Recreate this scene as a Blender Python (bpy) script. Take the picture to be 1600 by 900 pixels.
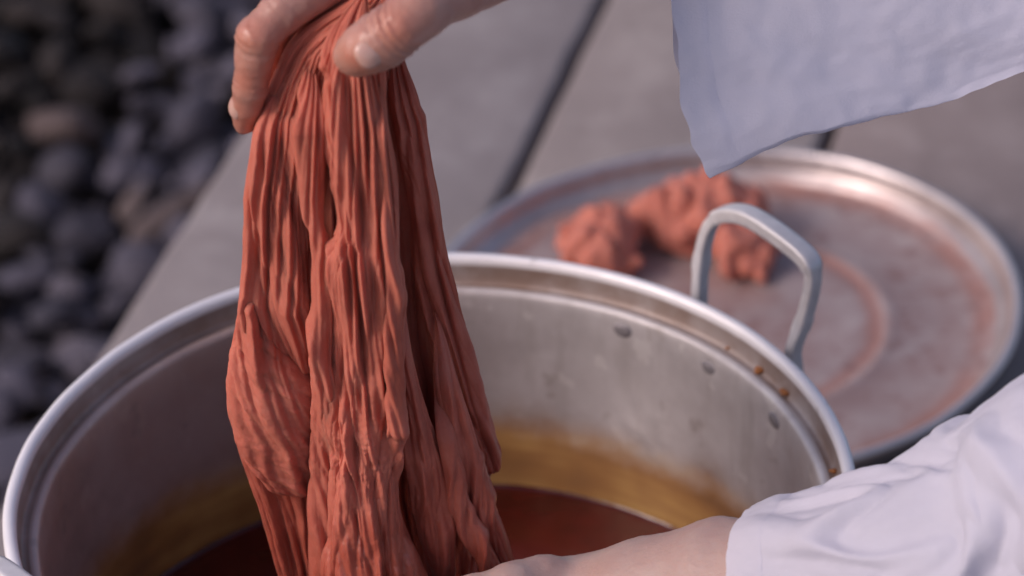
import bpy, math, random
import numpy as np
from mathutils import Matrix, Vector

# ------------------------------------------------------------------ camera
SC = bpy.context.scene
COL = SC.collection
for o in list(bpy.data.objects):
    bpy.data.objects.remove(o)

CAM = np.array([0.03946905, -1.19695164, 1.15482086])
CR = np.array([0.9993907, -0.019129, -0.02919427])
CU = np.array([0.03490306, 0.54772673, 0.83592895])
CF = np.array([0.0, 0.83643859, -0.54806066])
FPX = 5198.37                      # focal length in pixels of the 1600 wide photograph

cam_data = bpy.data.cameras.new('camera')
cam = bpy.data.objects.new('camera', cam_data)
COL.objects.link(cam)
m = Matrix.Identity(4)
for i in range(3):
    m[i][0], m[i][1], m[i][2], m[i][3] = CR[i], CU[i], -CF[i], CAM[i]
cam.matrix_world = m
cam_data.sensor_width = 36.0
cam_data.lens = 36.0 * FPX / 1600.0
cam_data.clip_start = 0.05
cam_data.clip_end = 200.0
cam_data.dof.use_dof = True
cam_data.dof.focus_distance = 1.40
cam_data.dof.aperture_fstop = 6.8
SC.camera = cam

# ------------------------------------------------------------------ sky and sun
SUN = Vector((-0.74, -0.27, 0.61)).normalized()      # towards the sun
world = bpy.data.worlds.new('World')
SC.world = world
world.use_nodes = True
wn = world.node_tree
bg = wn.nodes['Background']
sky = wn.nodes.new('ShaderNodeTexSky')
sky.sky_type = 'NISHITA'
sky.sun_disc = False
sky.sun_elevation = math.asin(SUN.z)
sky.sun_rotation = math.atan2(SUN.x, SUN.y)
sky.air_density = 1.0
sky.dust_density = 3.0
sky.ozone_density = 1.6
wn.links.new(sky.outputs[0], bg.inputs[0])
bg.inputs[1].default_value = 0.095

sl = bpy.data.lights.new('sun', 'SUN')
sl.energy = 0.9
sl.angle = math.radians(20)
sl.color = (1.0, 0.95, 0.92)
so = bpy.data.objects.new('sun', sl)
so.rotation_euler = SUN.to_track_quat('Z', 'Y').to_euler()
so.location = (-2, -0.5, 2)
COL.objects.link(so)

SC.view_settings.view_transform = 'Standard'
SC.view_settings.look = 'None'
SC.view_settings.gamma = 1.0
SC.view_settings.use_curve_mapping = False
SC.view_settings.exposure = 0.5
SC.view_settings.use_white_balance = True
SC.view_settings.white_balance_temperature = 6900
SC.view_settings.white_balance_tint = 22

# ------------------------------------------------------------------ helpers
RNG = np.random.default_rng(7)
random.seed(7)
RIM = 0.27                         # height of the pot rim above the slabs


def ray(x, y):
    return CF + ((x - 800) / FPX) * CR - ((y - 450) / FPX) * CU


def ony(x, y, Y):
    d = ray(x, y)
    return CAM + (Y - CAM[1]) / d[1] * d


def onz(x, y, z):
    d = ray(x, y)
    return CAM + (z - CAM[2]) / d[2] * d


def onplane(x, y, p0, n):
    d = ray(x, y)
    return CAM + ((p0 - CAM) @ n) / (d @ n) * d


_perm = RNG.permutation(256)
_perm = np.concatenate([_perm, _perm, _perm])
_grad = RNG.normal(size=(256, 3))
_grad /= np.linalg.norm(_grad, axis=1)[:, None]


def noise3(x, y, z):
    """gradient noise, about -1..1, on numpy arrays"""
    x, y, z = np.broadcast_arrays(np.asarray(x, float), np.asarray(y, float), np.asarray(z, float))
    xi, yi, zi = np.floor(x).astype(int), np.floor(y).astype(int), np.floor(z).astype(int)
    xf, yf, zf = x - xi, y - yi, z - zi
    u, v, w = [t * t * t * (t * (t * 6 - 15) + 10) for t in (xf, yf, zf)]
    out = np.zeros_like(x)
    for a in (0, 1):
        for b in (0, 1):
            for c in (0, 1):
                h = _perm[(_perm[(_perm[(xi + a) & 255] + yi + b) & 255] + zi + c) & 255]
                g = _grad[h]
                d = g[..., 0] * (xf - a) + g[..., 1] * (yf - b) + g[..., 2] * (zf - c)
                out += d * (u if a else 1 - u) * (v if b else 1 - v) * (w if c else 1 - w)
    return out * 1.5


def fbm(x, y, z, n=3):
    s, a = 0, 1.0
    for i in range(n):
        s = s + a * noise3(x * 2 ** i + 7 * i, y * 2 ** i, z * 2 ** i + 3 * i)
        a *= 0.5
    return s


def mesh_obj(name, verts, faces, mat=None, parent=None, smooth=True):
    me = bpy.data.meshes.new(name)
    verts = np.asarray(verts, dtype=np.float32)
    if isinstance(faces, np.ndarray) and faces.ndim == 2:
        nf, k = faces.shape
        me.vertices.add(len(verts))
        me.vertices.foreach_set('co', verts.ravel())
        me.loops.add(nf * k)
        me.loops.foreach_set('vertex_index', faces.astype(np.int32).ravel())
        me.polygons.add(nf)
        me.polygons.foreach_set('loop_start', np.arange(0, nf * k, k, dtype=np.int32))
        me.polygons.foreach_set('loop_total', np.full(nf, k, dtype=np.int32))
        me.update(calc_edges=True)
        me.validate()
    else:
        me.from_pydata([tuple(v) for v in verts], [], faces)
        me.update()
    if smooth:
        me.polygons.foreach_set('use_smooth', np.ones(len(me.polygons), dtype=bool))
    if mat:
        me.materials.append(mat)
    o = bpy.data.objects.new(name, me)
    COL.objects.link(o)
    if parent is not None:
        o.parent = parent
    return o


def empty(name, loc=(0, 0, 0)):
    o = bpy.data.objects.new(name, None)
    o.location = loc
    o.empty_display_size = 0.02
    COL.objects.link(o)
    return o


def tag(o, label=None, cat=None, group=None, kind=None):
    if label:
        o['label'] = label
    if cat:
        o['category'] = cat
    if group:
        o['group'] = group
    if kind:
        o['kind'] = kind
    return o


def adopt(child, parent):
    """parent while keeping the child where it is (the parents are unrotated empties)"""
    child.parent = parent
    child.location = child.location - parent.location
    return child


def grid_faces(nu, nv, wrap_u=False, wrap_v=False, off=0):
    """vertex index = v*nu + u"""
    uu = np.arange(nu if wrap_u else nu - 1)
    vv = np.arange(nv if wrap_v else nv - 1)
    U, V = np.meshgrid(uu, vv)
    U2, V2 = (U + 1) % nu, (V + 1) % nv
    f = np.stack([V * nu + U, V * nu + U2, V2 * nu + U2, V2 * nu + U], -1).reshape(-1, 4)
    return f + off


def lathe(name, prof, n, mat, parent=None, dent=None):
    prof = np.asarray(prof, float)
    a = np.linspace(0, 2 * np.pi, n, endpoint=False)
    A, I = np.meshgrid(a, np.arange(len(prof)))
    r, z = prof[I, 0], prof[I, 1]
    if dent is not None:
        dr, dz = dent(A, r, z)
        r, z = r + dr, z + dz
    v = np.stack([r * np.cos(A), r * np.sin(A), z], -1).reshape(-1, 3)
    return mesh_obj(name, v, grid_faces(n, len(prof), wrap_u=True), mat, parent)


def smooth_poly(pts, n):
    """Catmull-Rom resample of a polyline (any dimension) to n points"""
    p = np.asarray(pts, float)
    d = np.r_[0, np.cumsum(np.linalg.norm(np.diff(p, axis=0), axis=1))]
    t = np.linspace(0, d[-1], n)
    p = np.vstack([2 * p[0] - p[1], p, 2 * p[-1] - p[-2]])
    i = np.clip(np.searchsorted(d, t, side='right') - 1, 0, len(d) - 2)
    s = ((t - d[i]) / (d[i + 1] - d[i]))[:, None]
    a, b, c, e = p[i], p[i + 1], p[i + 2], p[i + 3]
    return 0.5 * (2 * b + (c - a) * s + (2 * a - 5 * b + 4 * c - e) * s ** 2 + (3 * b - a - 3 * c + e) * s ** 3)


def interp_rows(rows, y):
    """smooth interpolation of rows[:,1:] over rows[:,0]"""
    r = np.asarray(rows, float)
    out = []
    x = r[:, 0]
    for k in range(1, r.shape[1]):
        v = r[:, k]
        mk = np.gradient(v, x)
        i = np.clip(np.searchsorted(x, y, side='right') - 1, 0, len(x) - 2)
        h = x[i + 1] - x[i]
        s = np.clip((y - x[i]) / h, 0, 1)
        out.append(v[i] * (2 * s ** 3 - 3 * s ** 2 + 1) + v[i + 1] * (3 * s ** 2 - 2 * s ** 3)
                   + mk[i] * h * (s ** 3 - 2 * s ** 2 + s) + mk[i + 1] * h * (s ** 3 - s ** 2))
    return out


# signed distance modelling for hands and crumpled cloth --------------------
def sd_cone(P, a, b, r1, r2):
    a, b = np.asarray(a, float), np.asarray(b, float)
    ab = b - a
    t = np.clip(((P - a) @ ab) / (ab @ ab), 0, 1)
    d = np.linalg.norm(P - a - t[..., None] * ab, axis=-1)
    return d - (r1 + (r2 - r1) * t)


def sd_ball(P, c, r):
    """ellipsoid (approximate)"""
    r = np.broadcast_to(np.asarray(r, float), (3,))
    q = (P - np.asarray(c)) / r
    k0 = np.linalg.norm(q, axis=-1)
    k1 = np.linalg.norm(q / r, axis=-1)
    return k0 * (k0 - 1) / np.maximum(k1, 1e-9)


def smin(a, b, k):
    h = np.clip(0.5 + 0.5 * (b - a) / k, 0, 1)
    return b * (1 - h) + a * h - k * h * (1 - h)


def surface_nets(field, lo, hi, h):
    lo, hi = np.asarray(lo, float), np.asarray(hi, float)
    n = np.ceil((hi - lo) / h).astype(int) + 1
    ax = [lo[i] + h * np.arange(n[i]) for i in range(3)]
    vol = np.empty(n)
    for i0 in range(0, n[0], 24):                      # in slabs, to stay small in memory
        X, Y, Z = np.meshgrid(ax[0][i0:i0 + 24], ax[1], ax[2], indexing='ij')
        vol[i0:i0 + 24] = field(np.stack([X, Y, Z], -1))
    s = vol < 0
    c = [s[a:n[0] - 1 + a, b:n[1] - 1 + b, d:n[2] - 1 + d] for a in (0, 1) for b in (0, 1) for d in (0, 1)]
    cnt = sum(q.astype(np.int8) for q in c)
    act = (cnt > 0) & (cnt < 8)
    idx = np.full(act.shape, -1)
    cells = np.argwhere(act)
    idx[act] = np.arange(len(cells))
    acc = np.zeros((len(cells), 3))
    num = np.zeros(len(cells))
    corners = [(a, b, d) for a in (0, 1) for b in (0, 1) for d in (0, 1)]
    for e1 in corners:
        for ax_i in range(3):
            if e1[ax_i]:
                continue
            e2 = list(e1)
            e2[ax_i] = 1
            v1 = vol[tuple((cells + e1).T)]
            v2 = vol[tuple((cells + e2).T)]
            cr = (v1 < 0) != (v2 < 0)
            t = np.where(cr, v1 / np.where(cr, v1 - v2, 1), 0)
            p = np.array(e1, float) + t[:, None] * (np.array(e2) - np.array(e1))
            acc += np.where(cr[:, None], p, 0)
            num += cr
    verts = lo + h * (cells + acc / num[:, None])
    faces = []
    for ax_i in range(3):
        b, d = (ax_i + 1) % 3, (ax_i + 2) % 3
        sl1 = [slice(None)] * 3
        sl2 = [slice(None)] * 3
        sl1[ax_i], sl2[ax_i] = slice(0, -1), slice(1, None)
        s1, s2 = s[tuple(sl1)], s[tuple(sl2)]
        ed = np.argwhere(s1 != s2)
        ok = (ed[:, b] > 0) & (ed[:, d] > 0) & (ed[:, b] < n[b] - 1) & (ed[:, d] < n[d] - 1)
        ed = ed[ok]
        flip = s1[tuple(ed.T)]
        q = []
        for db, dd in ((-1, -1), (0, -1), (0, 0), (-1, 0)):
            e = ed.copy()
            e[:, b] += db
            e[:, d] += dd
            q.append(idx[tuple(e.T)])
        q = np.stack(q, 1)
        q[~flip] = q[~flip][:, ::-1]
        faces.append(q)
    f = np.concatenate(faces)
    f = f[(f >= 0).all(1)]
    # laplacian smoothing
    for _ in range(3):
        s_, k_ = np.zeros_like(verts), np.zeros(len(verts))
        for a in range(4):
            for o_ in (1, 3):
                np.add.at(s_, f[:, a], verts[f[:, (a + o_) % 4]])
                np.add.at(k_, f[:, a], 1)
        verts = 0.5 * verts + 0.5 * s_ / np.maximum(k_, 1)[:, None]
    return verts, f


def vnormals(v, f):
    n = np.cross(v[f[:, 2]] - v[f[:, 0]], v[f[:, 3]] - v[f[:, 1]])
    out = np.zeros_like(v)
    for k in range(4):
        np.add.at(out, f[:, k], n)
    return out / np.maximum(np.linalg.norm(out, axis=1), 1e-12)[:, None]


# ------------------------------------------------------------------ materials
class Mat:
    def __init__(self, name):
        self.m = bpy.data.materials.new(name)
        self.m.use_nodes = True
        self.t = self.m.node_tree
        self.b = self.t.nodes['Principled BSDF']
        self.tc = self.n('ShaderNodeTexCoord')

    def n(self, kind, **kw):
        nd = self.t.nodes.new(kind)
        for k, v in kw.items():
            setattr(nd, k, v)
        return nd

    def l(self, a, b):
        self.t.links.new(a, b)

    def set(self, **kw):
        for k, v in kw.items():
            i = self.b.inputs[k.replace('_', ' ')]
            if isinstance(v, (int, float)):
                i.default_value = v
            elif isinstance(v, tuple):
                i.default_value = v if len(v) == len(i.default_value) else (*v, 1)
            else:
                self.l(v, i)
        return self

    def noise(self, scale, detail=4, rough=0.55, vec=None, dist=0.0):
        nd = self.n('ShaderNodeTexNoise')
        nd.inputs['Scale'].default_value = scale
        nd.inputs['Detail'].default_value = detail
        nd.inputs['Roughness'].default_value = rough
        nd.inputs['Distortion'].default_value = dist
        self.l(vec if vec is not None else self.tc.outputs['Object'], nd.inputs['Vector'])
        return nd.outputs['Fac']

    def mapped(self, scale, src='Object'):
        mp = self.n('ShaderNodeMapping')
        mp.inputs['Scale'].default_value = scale
        self.l(self.tc.outputs[src], mp.inputs['Vector'])
        return mp.outputs[0]

    def ramp(self, fac, stops):
        r = self.n('ShaderNodeValToRGB')
        el = r.color_ramp.elements
        while len(el) < len(stops):
            el.new(0.5)
        for e, (p, c) in zip(el, stops):
            e.position = p
            e.color = (*c, 1) if isinstance(c, tuple) else (c, c, c, 1)
        self.l(fac, r.inputs[0])
        return r.outputs[0]

    def mix(self, fac, a, b, mode='MIX'):
        nd = self.n('ShaderNodeMix', data_type='RGBA', blend_type=mode)
        for s, v in ((0, fac), (6, a), (7, b)):
            if isinstance(v, (int, float)):
                nd.inputs[s].default_value = v
            elif isinstance(v, tuple):
                nd.inputs[s].default_value = (*v, 1)
            else:
                self.l(v, nd.inputs[s])
        return nd.outputs[2]

    def math(self, op, a, b=0.0, c=None):
        nd = self.n('ShaderNodeMath', operation=op)
        for i, v in enumerate((a, b) if c is None else (a, b, c)):
            if isinstance(v, (int, float)):
                nd.inputs[i].default_value = v
            else:
                self.l(v, nd.inputs[i])
        return nd.outputs[0]

    def maprange(self, v, a, b, c=0.0, d=1.0):
        nd = self.n('ShaderNodeMapRange')
        nd.interpolation_type = 'SMOOTHSTEP'
        self.l(v, nd.inputs[0])
        for i, x in enumerate((a, b, c, d)):
            nd.inputs[i + 1].default_value = x
        return nd.outputs[0]

    def xyz(self, src='Object'):
        s = self.n('ShaderNodeSeparateXYZ')
        self.l(self.tc.outputs[src], s.inputs[0])
        return s.outputs

    def bump(self, h, strength, dist):
        nd = self.n('ShaderNodeBump')
        nd.inputs['Strength'].default_value = strength
        nd.inputs['Distance'].default_value = dist
        self.l(h, nd.inputs['Height'])
        self.l(nd.outputs[0], self.b.inputs['Normal'])


def mat_aluminium(name, stain=None):
    """worn aluminium; stain = (z0, z1, upper edge) adds the brown dye tide mark inside the pot"""
    M = Mat(name)
    n1 = M.noise(14, 5, 0.6)
    n2 = M.noise(90, 4, 0.6)
    streak = M.noise(22, 4, 0.6, M.mapped((3, 3, 0.5)))
    base = M.ramp(n1, [(0.3, (0.42, 0.39, 0.39)), (0.52, (0.58, 0.555, 0.56)), (0.75, (0.72, 0.70, 0.71))])
    base = M.mix(M.maprange(streak, 0.52, 0.72, 0, 0.45), base, (0.42, 0.39, 0.38))
    spots = M.maprange(M.noise(60, 2, 0.5), 0.64, 0.70)
    base = M.mix(M.math('MULTIPLY', spots, 0.35), base, (0.85, 0.84, 0.82))
    rough = M.maprange(n2, 0.25, 0.75, 0.38, 0.55)
    metal = 0.42
    if stain:
        x, y, z = M.xyz()
        # reddish brown tint, strongest on the left wall
        film_tint = M.math('MULTIPLY', M.maprange(x, 0.08, -0.12, 0, 1), M.maprange(M.noise(8, 3, 0.5), 0.25, 0.7, 0.45, 0.85))
        film_tint = M.math('MULTIPLY', film_tint, M.maprange(z, 0.262, 0.256, 0, 1))
        base = M.mix(film_tint, base, (0.42, 0.26, 0.22))
        # patchy brown band in the lid seat under the bead
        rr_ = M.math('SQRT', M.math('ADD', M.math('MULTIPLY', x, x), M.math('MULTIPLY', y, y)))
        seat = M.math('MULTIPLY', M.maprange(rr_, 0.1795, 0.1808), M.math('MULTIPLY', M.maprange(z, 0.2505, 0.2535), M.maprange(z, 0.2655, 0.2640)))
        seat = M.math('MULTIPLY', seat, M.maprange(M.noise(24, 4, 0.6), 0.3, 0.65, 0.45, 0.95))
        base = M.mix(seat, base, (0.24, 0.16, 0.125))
        # near-white rim colour stands in for the bright sky it reflects
        base = M.mix(M.maprange(z, 0.2645, 0.2660, 0, 0.9), base, (0.92, 0.91, 0.94))
        base = M.mix(M.math('MULTIPLY', M.maprange(M.noise(34, 3, 0.6), 0.62, 0.70), M.maprange(z, 0.18, 0.2, 0, 0.5)), base, (0.30, 0.25, 0.23))
        wob = M.noise(26, 5, 0.65)
        wob2 = M.noise(9, 2, 0.5)
        zz = M.math('ADD', z, M.math('MULTIPLY', M.math('SUBTRACT', wob, 0.5), 0.038))
        zz = M.math('ADD', zz, M.math('MULTIPLY', M.math('SUBTRACT', wob2, 0.5), 0.020))
        rin = M.math('SQRT', M.math('ADD', M.math('MULTIPLY', x, x), M.math('MULTIPLY', y, y)))
        edge = M.math('MULTIPLY', M.maprange(zz, stain[0], stain[1], 1, 0), M.maprange(rin, 0.1762, 0.1770, 1, 0))   # inside only
        band = M.noise(22, 2, 0.5, M.mapped((0.4, 0.4, 2.6)))
        col = M.ramp(M.math('ADD', M.math('MULTIPLY', band, 0.55), M.math('MULTIPLY', M.noise(26, 2, 0.5), 0.45)),
                     [(0.34, (0.20, 0.080, 0.018)), (0.5, (0.36, 0.165, 0.036)), (0.66, (0.58, 0.34, 0.10))])
        base = M.mix(M.math('MULTIPLY', edge, 0.93), base, col)
        metal = M.maprange(edge, 0.0, 1.0, 0.42, 0.05)
        rough = M.mix(edge, rough, (0.42, 0.42, 0.42))
        metal = M.math('MULTIPLY', metal, M.maprange(z, 0.250, 0.254, 1, 0.4))
        M.set(Base_Color=base, Metallic=metal, Roughness=rough)
    else:
        M.set(Base_Color=base, Metallic=metal, Roughness=rough)
    M.bump(M.math('ADD', n2, M.math('MULTIPLY', streak, 0.6)), 0.16, 0.0012)
    return M.m


def mat_handle():
    M = Mat('cast aluminium')
    n = M.noise(120, 4, 0.6)
    M.set(Base_Color=M.ramp(n, [(0.3, (0.62, 0.61, 0.63)), (0.7, (0.74, 0.73, 0.75))]), Metallic=0.3,
          Roughness=M.maprange(n, 0.3, 0.7, 0.38, 0.5))
    M.bump(n, 0.12, 0.0008)
    return M.m


def mat_lid():
    M = Mat('dye stained aluminium lid')
    x, y, z = M.xyz()
    r = M.math('SQRT', M.math('ADD', M.math('MULTIPLY', x, x), M.math('MULTIPLY', y, y)))
    n1 = M.noise(18, 5, 0.6)
    n2 = M.noise(75, 3, 0.6)
    base = M.ramp(n1, [(0.3, (0.36, 0.30, 0.295)), (0.7, (0.54, 0.475, 0.465))])
    rn = M.math('ADD', r, M.math('MULTIPLY', M.math('SUBTRACT', n1, 0.5), 0.012))
    film_tint = M.math('MULTIPLY', M.maprange(rn, 0.168, 0.160, 0, 1), M.maprange(M.noise(30, 4, 0.65), 0.3, 0.7, 0.25, 0.8))
    base = M.mix(film_tint, base, (0.31, 0.19, 0.175))
    ring = M.math('MULTIPLY', M.maprange(rn, 0.150, 0.162), M.maprange(rn, 0.1715, 0.168))
    base = M.mix(M.math('MULTIPLY', ring, M.maprange(M.noise(22, 4, 0.6), 0.3, 0.65, 0.2, 0.75)), base, (0.40, 0.165, 0.12))
    ring2 = M.math('MULTIPLY', M.maprange(rn, 0.088, 0.096), M.maprange(rn, 0.103, 0.098))
    base = M.mix(M.math('MULTIPLY', ring2, 0.7), base, (0.40, 0.18, 0.14))
    drops = M.math('MULTIPLY', M.maprange(n2, 0.56, 0.64), M.maprange(rn, 0.17, 0.165))
    base = M.mix(M.math('MULTIPLY', drops, 0.7), base, (0.26, 0.15, 0.14))
    base = M.mix(M.maprange(r, 0.1775, 0.180, 0, 0.5), base, (0.70, 0.69, 0.72))
    M.set(Base_Color=base, Metallic=M.maprange(rn, 0.172, 0.165, 0.7, 0.2), Roughness=M.math('MULTIPLY', M.maprange(n2, 0.3, 0.7, 0.38, 0.55), M.maprange(r, 0.170, 0.174, 1, 0.72)))
    M.bump(n2, 0.2, 0.001)
    return M.m


def mat_cloth(name, soaked):
    """thin crinkled gauze; soaked adds the darker, glossy wet part near the dye"""
    M = Mat(name)
    x, y, z = M.xyz()
    n = M.noise(35, 4, 0.6)
    fine = M.noise(900, 2, 0.6)
    crink = M.noise(320, 3, 0.6, M.mapped((1.0, 1.0, 0.45)))
    base = M.ramp(n, [(0.25, (0.41, 0.102, 0.066)), (0.5, (0.52, 0.146, 0.098)), (0.8, (0.61, 0.195, 0.136))])
    if not soaked:
        base = M.mix(0.5, base, (0.50, 0.20, 0.155))
    wet = M.maprange(M.math('ADD', z, M.math('MULTIPLY', M.math('SUBTRACT', n, 0.5), 0.09)), 0.34, 0.255, 0, 1 if soaked else 0)
    base = M.mix(M.math('MULTIPLY', wet, 0.5), base, (0.32, 0.052, 0.030))
    M.set(Base_Color=base, Roughness=M.maprange(wet, 0, 1, 0.75, 0.34), Specular_IOR_Level=0.3,
          Subsurface_Weight=0.35, Subsurface_Scale=0.005, Subsurface_Radius=(1.0, 0.35, 0.2))
    M.set(Coat_Weight=M.math('MULTIPLY', wet, 0.65), Coat_Roughness=0.17)
    M.b.inputs['Sheen Weight'].default_value = 0.05
    M.b.inputs['Sheen Tint'].default_value = (0.9, 0.5, 0.42, 1)
    M.bump(M.math('ADD', M.math('MULTIPLY', crink, 1.0), M.math('MULTIPLY', fine, 0.35)), 0.36, 0.0016)
    return M.m


def mat_skin(name, tone, wet):
    M = Mat(name)
    n = M.noise(45, 4, 0.6)
    pores = M.noise(1500, 2, 0.5)
    lines = M.noise(420, 3, 0.6, M.mapped((0.5, 1.0, 1.2)))
    lo = tuple(c * k for c, k in zip(tone, (0.92, 0.80, 0.77) if wet else (0.96, 0.91, 0.90)))
    hi = tuple(min(1, c * k) for c, k in zip(tone, (1.06, 1.18, 1.2)))
    base = M.ramp(n, [(0.28, lo), (0.52, tone), (0.78, hi)])
    att = M.n('ShaderNodeAttribute', attribute_name='flush')
    base = M.mix(att.outputs['Fac'], base, (0.52, 0.15, 0.085))
    M.set(Base_Color=base, Roughness=M.maprange(lines, 0.3, 0.7, 0.34 if wet else 0.48, 0.5 if wet else 0.6),
          Subsurface_Weight=0.22, Subsurface_Scale=0.006, Subsurface_Radius=(1.0, 0.35, 0.18), Specular_IOR_Level=0.5)
    if wet:
        M.b.inputs['Coat Weight'].default_value = 0.22
        M.b.inputs['Coat Roughness'].default_value = 0.24
    vo = M.n('ShaderNodeTexVoronoi')
    vo.inputs['Scale'].default_value = 620
    M.l(M.tc.outputs['Object'], vo.inputs['Vector'])
    M.bump(M.math('ADD', M.math('ADD', lines, M.math('MULTIPLY', vo.outputs['Distance'], 0.25)), M.math('MULTIPLY', pores, 0.3)), 0.32, 0.0007)
    return M.m


def mat_nail():
    M = Mat('fingernail')
    M.set(Base_Color=M.ramp(M.noise(90, 2), [(0.3, (0.56, 0.32, 0.26)), (0.7, (0.62, 0.38, 0.32))]), Roughness=0.28,
          Subsurface_Weight=0.15, Subsurface_Scale=0.003)
    return M.m


def mat_linen(name, col):
    M = Mat(name)
    w = M.noise(1400, 2, 0.5, M.mapped((1, 1, 0.35)))
    w2 = M.noise(1400, 2, 0.5, M.mapped((0.35, 1, 1)))
    n = M.noise(30, 4, 0.6)
    base = M.ramp(n, [(0.3, tuple(c * 0.93 for c in col)), (0.7, col)])
    M.set(Base_Color=base, Roughness=0.8, Specular_IOR_Level=0.25)
    M.b.inputs['Sheen Weight'].default_value = 0.15
    tr = M.n('ShaderNodeBsdfTranslucent')                  # thin linen lets light through
    M.l(base, tr.inputs['Color'])
    mx = M.n('ShaderNodeMixShader')
    mx.inputs[0].default_value = 0.30
    M.l(M.b.outputs[0], mx.inputs[1])
    M.l(tr.outputs[0], mx.inputs[2])
    M.l(mx.outputs[0], M.t.nodes['Material Output'].inputs['Surface'])
    M.bump(M.math('ADD', M.math('ADD', w, w2), M.math('MULTIPLY', M.noise(130, 3, 0.6), 0.4)), 0.18, 0.0008)
    return M.m


def mat_liquid():
    M = Mat('dark red dye')
    n = M.noise(16, 3, 0.5)
    M.set(Base_Color=M.ramp(M.noise(22, 3), [(0.35, (0.050, 0.0035, 0.0025)), (0.7, (0.105, 0.008, 0.006))]),
          Roughness=M.maprange(n, 0.4, 0.7, 0.03, 0.12), Specular_IOR_Level=0.5)
    M.bump(M.noise(38, 2, 0.5), 0.25, 0.004)
    return M.m


def mat_concrete():
    M = Mat('grey concrete')
    oi = M.n('ShaderNodeObjectInfo')
    n = M.noise(5, 5, 0.6)
    f = M.noise(160, 3, 0.6)
    st = M.noise(12, 3, 0.6, M.mapped((3, 0.5, 1)))
    base = M.ramp(n, [(0.3, (0.25, 0.215, 0.215)), (0.7, (0.34, 0.30, 0.295))])
    base = M.mix(M.maprange(st, 0.5, 0.75, 0, 0.35), base, (0.20, 0.175, 0.175))
    base = M.mix(M.maprange(f, 0.35, 0.75, 0, 0.4), base, (0.22, 0.205, 0.21))
    base = M.mix(M.maprange(M.noise(17, 4, 0.7), 0.46, 0.68, 0, 0.5), base, (0.40, 0.365, 0.36))
    base = M.mix(1.0, base, oi.outputs['Color'], 'MULTIPLY')
    M.set(Base_Color=base, Roughness=0.85, Specular_IOR_Level=0.3)
    M.bump(f, 0.4, 0.002)
    return M.m


def mat_stone(name, stops):
    M = Mat(name)
    oi = M.n('ShaderNodeObjectInfo')
    n = M.noise(55, 4, 0.6)
    c = M.ramp(oi.outputs['Random'], stops)
    base = M.mix(M.maprange(n, 0.35, 0.7, 0, 0.5), c, M.mix(0.5, c, (0.02, 0.018, 0.02)))
    M.set(Base_Color=base, Roughness=0.72, Specular_IOR_Level=0.4)
    M.bump(n, 0.4, 0.003)
    return M.m


def mat_soil():
    M = Mat('dark soil')
    n = M.noise(40, 6, 0.65)
    M.set(Base_Color=M.ramp(n, [(0.3, (0.010, 0.007, 0.006)), (0.7, (0.030, 0.021, 0.019))]), Roughness=0.95,
          Specular_IOR_Level=0.15)
    M.bump(n, 0.6, 0.01)
    return M.m


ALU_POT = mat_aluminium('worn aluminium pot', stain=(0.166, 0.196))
ALU = mat_aluminium('worn aluminium')
HANDLE = mat_handle()
LID = mat_lid()
CLOTH = mat_cloth('wet terracotta gauze', True)
CLOTH_DRY = mat_cloth('wrung terracotta gauze', False)
SKIN_WET = mat_skin('wet hand skin', (0.47, 0.245, 0.195), True)
SKIN = mat_skin('forearm skin', (0.44, 0.30, 0.27), False)
NAIL = mat_nail()
LINEN = mat_linen('white linen', (0.72, 0.72, 0.83))
DYE = mat_liquid()
CONC = mat_concrete()
STONE = mat_stone('blue grey stone', [(0.0, (0.042, 0.039, 0.056)), (0.45, (0.078, 0.072, 0.100)), (0.8, (0.118, 0.110, 0.150)), (1.0, (0.155, 0.138, 0.165))])
STONE_BROWN = mat_stone('brown stone', [(0.0, (0.10, 0.072, 0.072)), (1.0, (0.15, 0.115, 0.112))])
STONE_BLACK = mat_stone('near black stone', [(0.0, (0.009, 0.007, 0.007)), (1.0, (0.026, 0.019, 0.019))])
SOIL = mat_soil()
RIVET = Mat('dull rivet').set(Base_Color=(0.25, 0.235, 0.25), Metallic=0.3, Roughness=0.5).m
CRUMB = Mat('orange dye residue').set(Base_Color=(0.38, 0.14, 0.04), Roughness=0.6).m

# ------------------------------------------------------------------ ground
n = 60
gx = np.concatenate([-np.geomspace(40, 0.6, 14), np.linspace(-0.55, 0.55, 40), np.geomspace(0.6, 40, 14)])
gy = np.concatenate([-np.geomspace(40, 0.6, 14), np.linspace(-0.5, 1.6, 60), np.geomspace(1.7, 60, 14)])
GX, GY = np.meshgrid(gx, gy)
GZ = -0.515 + 0.008 * fbm(GX * 9, GY * 9, 0)
ground = mesh_obj('ground', np.stack([GX, GY, GZ], -1).reshape(-1, 3), grid_faces(len(gx), len(gy)), SOIL)
tag(ground, 'bare dark soil under the slabs and the stones', kind='structure')

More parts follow.
